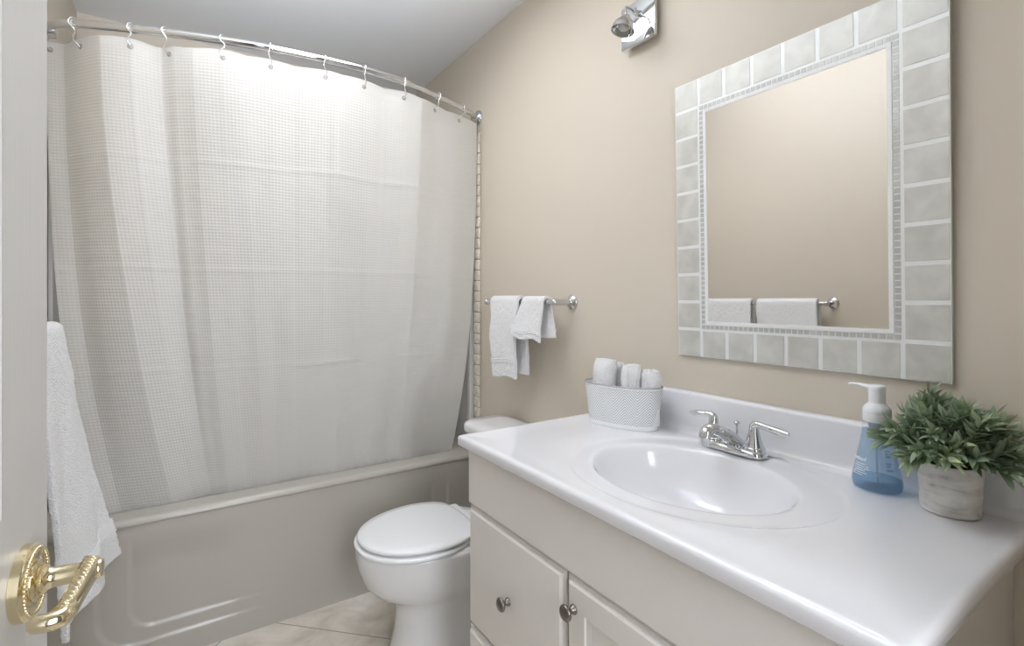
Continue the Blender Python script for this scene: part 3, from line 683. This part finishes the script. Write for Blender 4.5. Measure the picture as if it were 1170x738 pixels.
bas = thing('basket', 'oval white tin basket with herringbone pattern on the sink top', 'basket', BK, BR)
def ov(a, hl, hw):  # superellipse, long axis y
    c_, s_ = math.cos(a), math.sin(a); e = 2/2.25
    return hw*math.copysign(abs(c_)**e, c_), hl*math.copysign(abs(s_)**e, s_)
def bwall(a, b, o=0.0):
    x, y = ov(a*2*PI, lerp(0.101, 0.114, b)+o, lerp(0.049, 0.060, b)+o); return Vector((x, y, b*0.116))
BA = [0.0]
for i in range(96): BA.append(BA[-1]+(bwall((i+1)/96, 0.5)-bwall(i/96, 0.5)).length)
bm = bmesh.new(); grid(bm, 96, 12, lambda a, b: bwall(a, b), closed_u=True, uv=lambda a, b: (BA[round(a*96)]*8*0.0706/BA[-1]*0.9999, b*0.116))
bm.verts.ensure_lookup_table(); bs = [v for v in bm.verts if abs(v.co.z) < 1e-6]; bm.faces.new(bs)
o = obj('basket_wall', bm, bmat, bas, angle=60); s_ = o.modifiers.new('s', 'SOLIDIFY'); s_.thickness = 0.0014; s_.offset = -1
bm = bmesh.new(); tube(bm, [bwall(a/96, 1.0) for a in range(97)], 0.0021, 8, cap=False); obj('rim', bm, rimm, bas)
rotB = Matrix.Rotation(BR, 3, 'Z')
def rolled(label, lx, ly, ztop, r, lean, spin, zb=0.012, turns=3.2):
    c_ = BK + rotB @ Vector((lx, ly, zb)); t = thing('rolled_washcloth', label, 'washcloth', c_, spin, 'rolled white washcloths in the basket')
    t.rotation_euler = (lean[0], lean[1], spin); H = ztop-c_.z
    bm = bmesh.new(); pr = r/turns*0.98
    def f(a, b):
        th = a*turns*2*PI; rad = 0.004+(r-0.0045)*(a**0.8); z = b*H
        e = 0.010*(sstep(0.0, 1.0, 1-a)) 
        zz = z + (1-a)*0.004*b + 0.003*noise.noise(Vector((math.cos(th)*rad*30, math.sin(th)*rad*30, spin)))*b
        edge = 1-0.13*sstep(0.84, 1.0, b)**2
        nz = noise.noise(Vector((math.cos(th)*rad*40, math.sin(th)*rad*40+spin, z*35)))*0.0014
        rr2 = rad*edge*(1+0.10*noise.noise(Vector((math.cos(th)*1.2+spin*3, math.sin(th)*1.2, z*6))))+nz*a
        return Vector((rr2*math.cos(th), rr2*math.sin(th), zz))
    grid(bm, 200, 40, f)
    o = obj('rolled_cloth', bm, terry, t); s_ = o.modifiers.new('s', 'SOLIDIFY'); s_.thickness = pr*0.86; s_.offset = -1
    b_ = o.modifiers.new('b', 'BEVEL'); b_.width = pr*0.30; b_.segments = 3; b_.limit_method = 'ANGLE'; b_.angle_limit = 1.0
    return t
rolled('tall rolled white washcloth at the left end of the basket', -0.006, 0.060, 0.996, 0.038, (0.05, 0.03), 0.6)
rolled('rolled white washcloth leaning left in the middle of the basket', -0.012, -0.030, 0.986, 0.032, (0.10, -0.02), 2.2)
rolled('rolled white washcloth at the right end of the basket, beside the faucet', 0.002, -0.080, 0.976, 0.027, (-0.02, 0.02), 4.0)
rolled('low rolled washcloth half hidden behind the two left rolls of the basket', 0.034, 0.026, 0.984, 0.018, (0, 0.0), 5.2, turns=2.4)

# ------------------------------------------------------------------ foaming soap bottle
def seethrough(name, tint, gloss=0.08, body=0.0, bodycol=(1, 1, 1)):
    m = bpy.data.materials.new(name); m.use_nodes = True; nt_ = m.node_tree; nt_.nodes.remove(bsdf(m))
    tr_ = N(m, 'ShaderNodeBsdfTransparent'); tr_.inputs[0].default_value = (*tint, 1)
    df = N(m, 'ShaderNodeBsdfDiffuse'); df.inputs[0].default_value = (*bodycol, 1)
    gl = N(m, 'ShaderNodeBsdfGlossy'); gl.inputs['Roughness'].default_value = 0.05
    m1 = N(m, 'ShaderNodeMixShader'); m1.inputs[0].default_value = body; L(m, tr_.outputs[0], m1.inputs[1]); L(m, df.outputs[0], m1.inputs[2])
    lw = N(m, 'ShaderNodeLayerWeight'); fr = N(m, 'ShaderNodeMapRange'); pw = M_(m, 'POWER', lw.outputs['Facing'], 4.0); L(m, pw, fr.inputs[0]); fr.inputs[3].default_value = 0.03; fr.inputs[4].default_value = 0.5
    m2 = N(m, 'ShaderNodeMixShader'); L(m, fr.outputs[0], m2.inputs[0]); L(m, m1.outputs[0], m2.inputs[1]); L(m, gl.outputs[0], m2.inputs[2])
    L(m, m2.outputs[0], nt_.nodes['Material Output'].inputs[0]); return m
clear_pl = seethrough('clear_plastic', (0.97, 0.98, 0.99), body=0.03)
liquid = seethrough('blue_soap_liquid', (0.78, 0.89, 0.975), body=0.15, bodycol=(0.58, 0.78, 0.95))
liquid_b = seethrough('blue_soap_base', (0.60, 0.76, 0.90), body=0.2, bodycol=(0.30, 0.52, 0.72))
pump_m = mat('milky_pump_plastic', (0.86, 0.88, 0.89), 0.25, Alpha=1.0)
SB = Vector((1.086, 0.392, ZC+0.0008))
soap = thing('soap_dispenser', 'clear foaming soap bottle of blue liquid with white pump', 'soap bottle', SB, math.radians(0))
flat = 0.88
def brad(z): return interp([0, 0.003, 0.012, 0.02, 0.035, 0.06, 0.085, 0.105, 0.118, 0.124, 0.128], [0.035, 0.0385, 0.0405, 0.0400, 0.0372, 0.0322, 0.0276, 0.0245, 0.0232, 0.0228, 0.0205], z)
zs = [0, 0.0015, 0.003, 0.007, 0.012, 0.016, 0.02, 0.027, 0.035, 0.047, 0.06, 0.072, 0.085, 0.095, 0.105, 0.112, 0.118, 0.124, 0.128, 0.133]
bm = bmesh.new(); lathe(bm, [(brad(z), z) for z in zs], 64, sx=flat); obj('bottle', bm, clear_pl, soap, angle=60)
bm = bmesh.new(); lathe(bm, [(brad(z)-0.0012, z) for z in (0.0215, 0.027, 0.035, 0.047, 0.06, 0.072, 0.085, 0.095, 0.105, 0.110)], 64, sx=flat); obj('liquid', bm, liquid, soap, angle=60)
bm = bmesh.new(); lathe(bm, [(brad(z)-0.0012, z) for z in (0.002, 0.003, 0.007, 0.012, 0.016, 0.02, 0.0208)], 64, sx=flat); obj('bottle_base', bm, liquid_b, soap, angle=60, label='darker blue thick base of the bottle')
bm = bmesh.new(); tube(bm, catmull([(0, 0, 0.112), (0.001, 0, 0.07), (0.002, 0.0, 0.03), (0.006, 0, 0.006)], 5), 0.0022, 10); obj('dip_tube', bm, seethrough('tube_plastic', (0.85, 0.9, 0.95), body=0.35, bodycol=(0.7, 0.82, 0.92)), soap)
bm = bmesh.new(); lathe(bm, [(0.008, 0.094), (0.0095, 0.098), (0.0095, 0.112), (0.013, 0.116), (0.015, 0.127)], 20); obj('pump_chamber', bm, mat('grey_pump_core', (0.36, 0.42, 0.48), 0.3), soap, angle=50)
bm = bmesh.new(); lathe(bm, [(0.0215, 0.126), (0.0228, 0.128), (0.0228, 0.140), (0.0222, 0.1405), (0.0226, 0.141), (0.0222, 0.150), (0.0195, 0.155), (0.0150, 0.159), (0.0135, 0.161)], 40); obj('collar', bm, pump_m, soap, angle=50)
bm = bmesh.new()
lathe(bm, [(0.0132, 0.158), (0.0132, 0.176), (0.0140, 0.186), (0.0142, 0.1915), (0.0125, 0.1935), (0.002, 0.1945)], 32)
nd = Vector((-0.10, 0.995, 0)).normalized()
rg = []
for k, (l, w, hh, z) in enumerate(((0.004, 0.012, 0.009, 0.1885), (0.016, 0.0095, 0.008, 0.1895), (0.026, 0.0062, 0.0055, 0.1912), (0.038, 0.0050, 0.0040, 0.1922), (0.045, 0.0045, 0.0035, 0.1905))):
    sd = nd.cross(Vector((0, 0, 1))); rg.append([nd*l+sd*w*math.cos(a)+Vector((0, 0, z+hh*0.55*math.sin(a))) for a in [2*PI*i/16 for i in range(16)]])
loft(bm, rg); obj('pump_head', bm, pump_m, soap, angle=50)
# printed lettering wrapped round the bottle
ink = mat('white_ink', (0.92, 0.94, 0.95), 0.5)
def wrap_text(txt, size, z, a_left, name, parent, extra=0.0006, bold=0.0):
    cu = bpy.data.curves.new(name, 'FONT'); cu.body = txt; cu.size = size; cu.resolution_u = 2; cu.offset = bold
    tmp = bpy.data.objects.new(name, cu); SC.collection.objects.link(tmp)
    dg_ = bpy.context.evaluated_depsgraph_get(); me = bpy.data.meshes.new_from_object(tmp.evaluated_get(dg_))
    bpy.data.objects.remove(tmp); bpy.data.curves.remove(cu)
    bm = bmesh.new(); bm.from_mesh(me); bpy.data.meshes.remove(me)
    bmesh.ops.subdivide_edges(bm, edges=[e for e in bm.edges if e.calc_length() > size*0.25], cuts=2)
    for v in bm.verts:
        zz = z+v.co.y; r = brad(zz)+extra; a = a_left+v.co.x/r     # counter-clockwise seen from above = left to right seen from outside
        v.co = Vector((r*flat*math.cos(a), r*math.sin(a), zz))
    return bm
AL = math.radians(158)
bm = wrap_text('method', 0.0100, 0.0535, math.radians(115), 'logo', soap, bold=0.0002); obj('logo_print', bm, ink, soap, smooth=False, label='white brand lettering')
bm = bmesh.new()
for k, w in enumerate((0.024, 0.030, 0.031, 0.026, 0.030, 0.024)):
    z0 = 0.0485-k*0.0039; a0_ = math.radians(131)
    for s_ in range(int(w/0.0022)):
        if random.random() < 0.16: continue
        z1 = z0-0.0013; aa = a0_+s_*0.0022/brad(z0); ab = aa+0.0017/brad(z0)
        bm.faces.new([bm.verts.new(((brad(z)+0.0006)*flat*math.cos(a), (brad(z)+0.0006)*math.sin(a), z)) for a, z in ((aa, z1), (ab, z1), (ab, z0), (aa, z0))])
obj('small_print', bm, ink, soap, smooth=False)
inkb = mat('blue_ink', (0.22, 0.36, 0.52), 0.5)
bm = bmesh.new()
for z0, ww in ((0.078, 0.010), (0.0735, 0.010), (0.069, 0.010), (0.057, 0.010), (0.0530, 0.009), (0.0455, 0.012)):
    for s_ in range(int(ww/0.0022)):
        r_ = brad(z0)+0.0005; aa = math.radians(222)+s_*0.0022/r_; ab = aa+0.0018/r_
        bm.faces.new([bm.verts.new(((brad(z)+0.0005)*flat*math.cos(a), (brad(z)+0.0005)*math.sin(a), z)) for a, z in ((aa, z0-0.0022), (ab, z0-0.0022), (ab, z0), (aa, z0))])
obj('side_print', bm, inkb, soap, smooth=False)

# ------------------------------------------------------------------ potted plant
potm = mat('whitewashed_wood_pot', (0.5, 0.48, 0.45), 0.75)
tc = N(potm, 'ShaderNodeTexCoord'); mp = N(potm, 'ShaderNodeMapping'); mp.inputs['Scale'].default_value = (14, 14, 60); nt = N(potm, 'ShaderNodeTexNoise'); nt.inputs['Detail'].default_value = 6; nt.inputs['Scale'].default_value = 1.0; nt.inputs['Distortion'].default_value = 0.6
L(potm, tc.outputs['Object'], mp.inputs[0]); L(potm, mp.outputs[0], nt.inputs['Vector'])
n2 = N(potm, 'ShaderNodeTexNoise'); n2.inputs['Scale'].default_value = 30; n2.inputs['Detail'].default_value = 4; L(potm, tc.outputs['Object'], n2.inputs['Vector'])
sm = M_(potm, 'ADD', M_(potm, 'MULTIPLY', nt.outputs['Fac'], 0.6), M_(potm, 'MULTIPLY', n2.outputs['Fac'], 0.4))
L(potm, ramp(potm, sm, [(0.32, (0.30, 0.28, 0.26)), (0.42, (0.62, 0.60, 0.575)), (0.58, (0.80, 0.79, 0.77))]), bsdf(potm).inputs['Base Color'])
bp = N(potm, 'ShaderNodeBump'); bp.inputs['Strength'].default_value = 0.35; bp.inputs['Distance'].default_value = 0.0015; L(potm, sm, bp.inputs['Height']); L(potm, bp.outputs[0], bsdf(potm).inputs['Normal'])
PT = Vector((1.071, 0.282, ZC+0.0008))
pl = thing('potted_plant', 'bushy green plant in a whitewashed round pot on the sink top', 'potted plant', PT)
bm = bmesh.new(); lathe(bm, [(0.036, 0.0), (0.0385, 0.001), (0.0395, 0.004), (0.0405, 0.03), (0.0418, 0.060), (0.0422, 0.080), (0.0415, 0.082), (0.0385, 0.082), (0.037, 0.078), (0.036, 0.070)], 48); obj('pot', bm, potm, pl, angle=50)
soilm = mat('dark_moss', (0.04, 0.045, 0.025), 0.95); noise_bump(soilm, 150, 1.0, 0.01)
bm = bmesh.new(); lathe(bm, [(0.0365, 0.068), (0.036, 0.072), (0.025, 0.076), (0.001, 0.078)], 32); obj('soil', bm, soilm, pl)
leafm = mat('leaf', (0.1, 0.2, 0.08), 0.42); at = N(leafm, 'ShaderNodeAttribute', attribute_name='tone')
L(leafm, ramp(leafm, at.outputs['Fac'], [(0.0, (0.11, 0.165, 0.115)), (0.35, (0.25, 0.335, 0.235)), (0.7, (0.44, 0.53, 0.37)), (1.0, (0.62, 0.68, 0.30))]), bsdf(leafm).inputs['Base Color'])
tr = N(leafm, 'ShaderNodeBsdfTranslucent'); tr.inputs[0].default_value = (0.20, 0.32, 0.10, 1); mx = N(leafm, 'ShaderNodeMixShader'); mx.inputs[0].default_value = 0.15
L(leafm, bsdf(leafm).outputs[0], mx.inputs[1]); L(leafm, tr.outputs[0], mx.inputs[2]); L(leafm, mx.outputs[0], leafm.node_tree.nodes['Material Output'].inputs[0])
rnd = random.Random(21)
fol = bmesh.new(); tone = fol.verts.layers.float.new('tone'); stm = bmesh.new()
def leaf(p, d, up, ln, wd, t0, tip):
    d = d.normalized(); side = d.cross(up)
    if side.length < 1e-3: return
    for q_ in (0.35, 0.7, 1.0):
        w_ = p+d*ln*q_+PT
        if (w_.xy-SB.xy).length < 0.047 and w_.z < ZC+0.20: return
    side.normalize(); nn = side.cross(d).normalized(); droop = rnd.uniform(-0.25, 0.55); prev = None
    for k in range(7):
        t = k/6; w = wd*(math.sin(PI*min(1, t**0.75))**0.85 if 0 < k < 6 else 0.03)
        c = p+d*ln*t-nn*ln*droop*t*t*0.5
        row = [fol.verts.new(c-side*w+nn*w*0.45), fol.verts.new(c), fol.verts.new(c+side*w+nn*w*0.45)]
        for q, v in enumerate(row): v[tone] = max(0, min(1, t0+(0.10 if q == 1 else 0)+tip*t*t))
        if prev:
            for q in range(2): fol.faces.new((prev[q], prev[q+1], row[q+1], row[q]))
        prev = row
NS = 66
def ok(p):
    w = PT+p
    if w.x > 1.150: return False
    return True
for i in range(NS):
    az = i*2.39996; rr0 = math.sqrt((i+0.5)/NS); el_ = rnd.uniform(0.75, 1.35) if rr0 < 0.5 else (rnd.uniform(0.15, 1.05))
    b0_ = Vector((math.cos(az)*0.030*rr0, math.sin(az)*0.030*rr0, 0.072))
    hd_ = Vector((math.cos(az)*math.cos(el_), math.sin(az)*math.cos(el_), math.sin(el_))); Ls = rnd.uniform(0.070, 0.098); hd_.x *= 0.80; hd_.y *= 0.80; hd_.z = hd_.z*1.16+0.06
    if b0_.x+hd_.x*Ls+1.071 > 1.150: hd_.x *= 0.45
    mid = b0_+hd_*Ls*0.55+Vector((0, 0, 0.012)); end = b0_+hd_*Ls+Vector((0, 0, 0.006*rnd.random()-0.004))
    P = catmull([b0_, mid, end], 6); tube(stm, P, [0.0012, 0.0007], 5)
    tb = rnd.uniform(0.05, 0.45)
    for k in range(3, len(P)):
        dr = (P[k]-P[k-1]).normalized(); t = k/(len(P)-1)
        for sg in range(2):
            ph = k*1.9+sg*PI+rnd.uniform(-.4, .4)
            s1 = dr.cross(Vector((0, 0, 1))); s1 = s1.normalized() if s1.length > 1e-3 else Vector((1, 0, 0)); s2 = s1.cross(dr)
            out = s1*math.cos(ph)+s2*math.sin(ph)
            d = dr*rnd.uniform(0.6, 1.1)+out*rnd.uniform(0.5, 0.95)
            ln = rnd.uniform(0.024, 0.035)
            e = P[k]+d.normalized()*ln
            if PT.x+e.x > 1.155 or (PT.x+P[k].x > 1.135 and PT.z+P[k].z < ZC+0.108 and PT.x+e.x > 1.134): continue
            if PT.x+e.x > 1.133 and PT.z+e.z < ZC+0.11: continue
            leaf(P[k], d, Vector((0, 0, 1)) if abs(d.normalized().z) < 0.9 else Vector((1, 0, 0)), ln, rnd.uniform(0.0038, 0.0056), tb+0.18*(t-0.5), 0.15+0.15*t)
    d = (P[-1]-P[-2]).normalized()
    for q in range(2): 
        e = P[-1]+d*0.028
        if PT.x+e.x < 1.155 and not (PT.x+e.x > 1.133 and PT.z+e.z < ZC+0.11): leaf(P[-1], d+Vector((rnd.uniform(-.35, .35), rnd.uniform(-.35, .35), 0.1)), Vector((0, 1, 0.3)), rnd.uniform(0.024, 0.032), rnd.uniform(0.0036, 0.0050), tb+rnd.uniform(0.1, 0.3), 0.45)
obj('foliage', fol, leafm, pl); obj('stems', stm, mat('stem_green', (0.16, 0.25, 0.08), 0.5), pl)

# ------------------------------------------------------------------ the open door with its brass lever
DA = math.radians(6.4)              # leaf direction turned from +y towards +x
nx, ny_ = math.cos(DA), -math.sin(DA); dx_, dy_ = math.sin(DA), math.cos(DA)
E_ = Vector((-0.1095, 0.668, 0))    # free edge of the visible face
door = bpy.data.objects.new('door_1', None); SC.collection.objects.link(door); struct(door)
door.location = E_; door.rotation_euler = (0, 0, -DA)     # local: y along the leaf (0 = free edge), +x = face normal
DW = 0.71; DH = 2.03; TH = 0.035
bm = bmesh.new(); zb_ = 0.008
ycuts = [-DW, -DW+0.10, -0.400, -0.310, -0.10, 0]; zcuts = [zb_, 0.22, 0.80, 0.955+0.035, 1.60, 1.71, 1.92, DH]
for i in range(5):
    for j in range(7):
        y0, y1, z0, z1 = ycuts[i], ycuts[i+1], zcuts[j], zcuts[j+1]
        if i in (1, 3) and j in (1, 3, 5): 
            for xx in (0, -TH):
                s_ = 1 if xx == 0 else -1; R4 = []
                for ins, dd in ((0.0, 0.0), (0.004, 0.006), (0.010, 0.009), (0.022, 0.009), (0.040, 0.003), (0.046, 0.003)):
                    R4.append([Vector((xx-s_*dd, y, z)) for y, z in ((y0+ins, z0+ins), (y1-ins, z0+ins), (y1-ins, z1-ins), (y0+ins, z1-ins))])
                R = [[bm.verts.new(p) for p in r] for r in R4]
                for a, b in zip(R, R[1:]):
                    for k in range(4): bm.faces.new((a[k], a[(k+1) % 4], b[(k+1) % 4], b[k]))
                bm.faces.new(R[-1])
        else:
            for xx in (0, -TH): bm.faces.new([bm.verts.new(p) for p in ((xx, y0, z0), (xx, y1, z0), (xx, y1, z1), (xx, y0, z1))])
for P in (((0, 0, zb_), (-TH, 0, zb_), (-TH, 0, DH), (0, 0, DH)), ((0, -DW, zb_), (-TH, -DW, zb_), (-TH, -DW, DH), (0, -DW, DH)), ((0, 0, DH), (-TH, 0, DH), (-TH, -DW, DH), (0, -DW, DH)), ((0, 0, zb_), (-TH, 0, zb_), (-TH, -DW, zb_), (0, -DW, zb_))):
    bm.faces.new([bm.verts.new(p) for p in P])
bmesh.ops.remove_doubles(bm, verts=bm.verts, dist=0.0002)
obj('door_leaf', bm, door_m, door, smooth=False)
HZ = 0.918; HY = -0.060
hnd = bpy.data.objects.new('door_handle', None); SC.collection.objects.link(hnd); hnd.parent = door; hnd.location = (0, HY, HZ); hnd['label'] = 'polished brass lever handle with rope twist'
bm = bmesh.new(); A = aim((0, 0, 0), (1, 0, 0))
lathe(bm, [(0.0325, 0.0002), (0.0325, 0.007), (0.0312, 0.0085), (0.0285, 0.0095), (0.026, 0.0100), (0.0245, 0.0086), (0.018, 0.0080), (0.0175, 0.0105), (0.014, 0.0125), (0.0125, 0.0128)], 48, A); obj('rose', bm, brass, hnd, angle=40)
bm = bmesh.new()
for k in range(44):
    a = 2*PI*k/44; bmesh.ops.create_uvsphere(bm, u_segments=8, v_segments=6, radius=0.0020, matrix=Matrix.Translation((0.0098, 0.0272*math.cos(a), 0.0272*math.sin(a))))
obj('bead_ring', bm, brass, hnd)
bm = bmesh.new(); lathe(bm, [(0.0125, 0.010), (0.0125, 0.016), (0.0098, 0.018), (0.0085, 0.022), (0.0085, 0.040), (0.0105, 0.044), (0.0112, 0.047), (0.0105, 0.051), (0.0082, 0.0525), (0.0088, 0.0545), (0.0075, 0.0565), (0.002, 0.057)], 32, A); obj('neck', bm, brass, hnd, angle=50)
# lever: towards the hinge (-y), slightly rising at the knuckle, twisted rope face and flat edge bars, scroll at the end
bm = bmesh.new()
LP = catmull([(0.047, 0.004, 0.001), (0.0475, -0.016, 0.001), (0.0475, -0.038, 0.000), (0.047, -0.062, -0.001), (0.045, -0.073, -0.001)], 8)
nL = len(LP); ringsL = []
for i, p in enumerate(LP):
    t = i/(nL-1); hw = lerp(0.0105, 0.0075, t); hh_ = lerp(0.0075, 0.006, t)
    ringsL.append([p+Vector((math.copysign(abs(math.cos(a))**0.6, math.cos(a))*hh_, 0, math.copysign(abs(math.sin(a))**0.6, math.sin(a))*hw)) for a in [2*PI*k/20 for k in range(20)]])
loft(bm, ringsL); obj('lever', bm, brass, hnd, angle=60)
bm = bmesh.new()
for i in range(13):
    t = i/12; p = LP[int(t*(nL-1)*0.86)+1]; hw = lerp(0.0085, 0.0058, t)
    for sx_ in (1, -1):
        tube(bm, [p+Vector((-hw*0.62+j*hw*0.31, 0.0042-j*0.0021, sx_*lerp(0.0098, 0.0068, t))) for j in range(5)], [0.0006, 0.0019, 0.0023, 0.0019, 0.0006], 8)
obj('rope_twist', bm, brass, hnd)
bm = bmesh.new(); e0 = LP[-1]
tube(bm, catmull([e0+Vector((0.004, 0.010, 0)), e0+Vector((0.002, -0.002, 0)), e0+Vector((-0.006, -0.006, 0.0)), e0+Vector((-0.013, -0.005, 0.0)), e0+Vector((-0.017, -0.003, 0))], 6), [0.0065, 0.0075, 0.0072, 0.0068, 0.0064, 0.0035], 10); obj('scroll_end', bm, brass, hnd, angle=60)
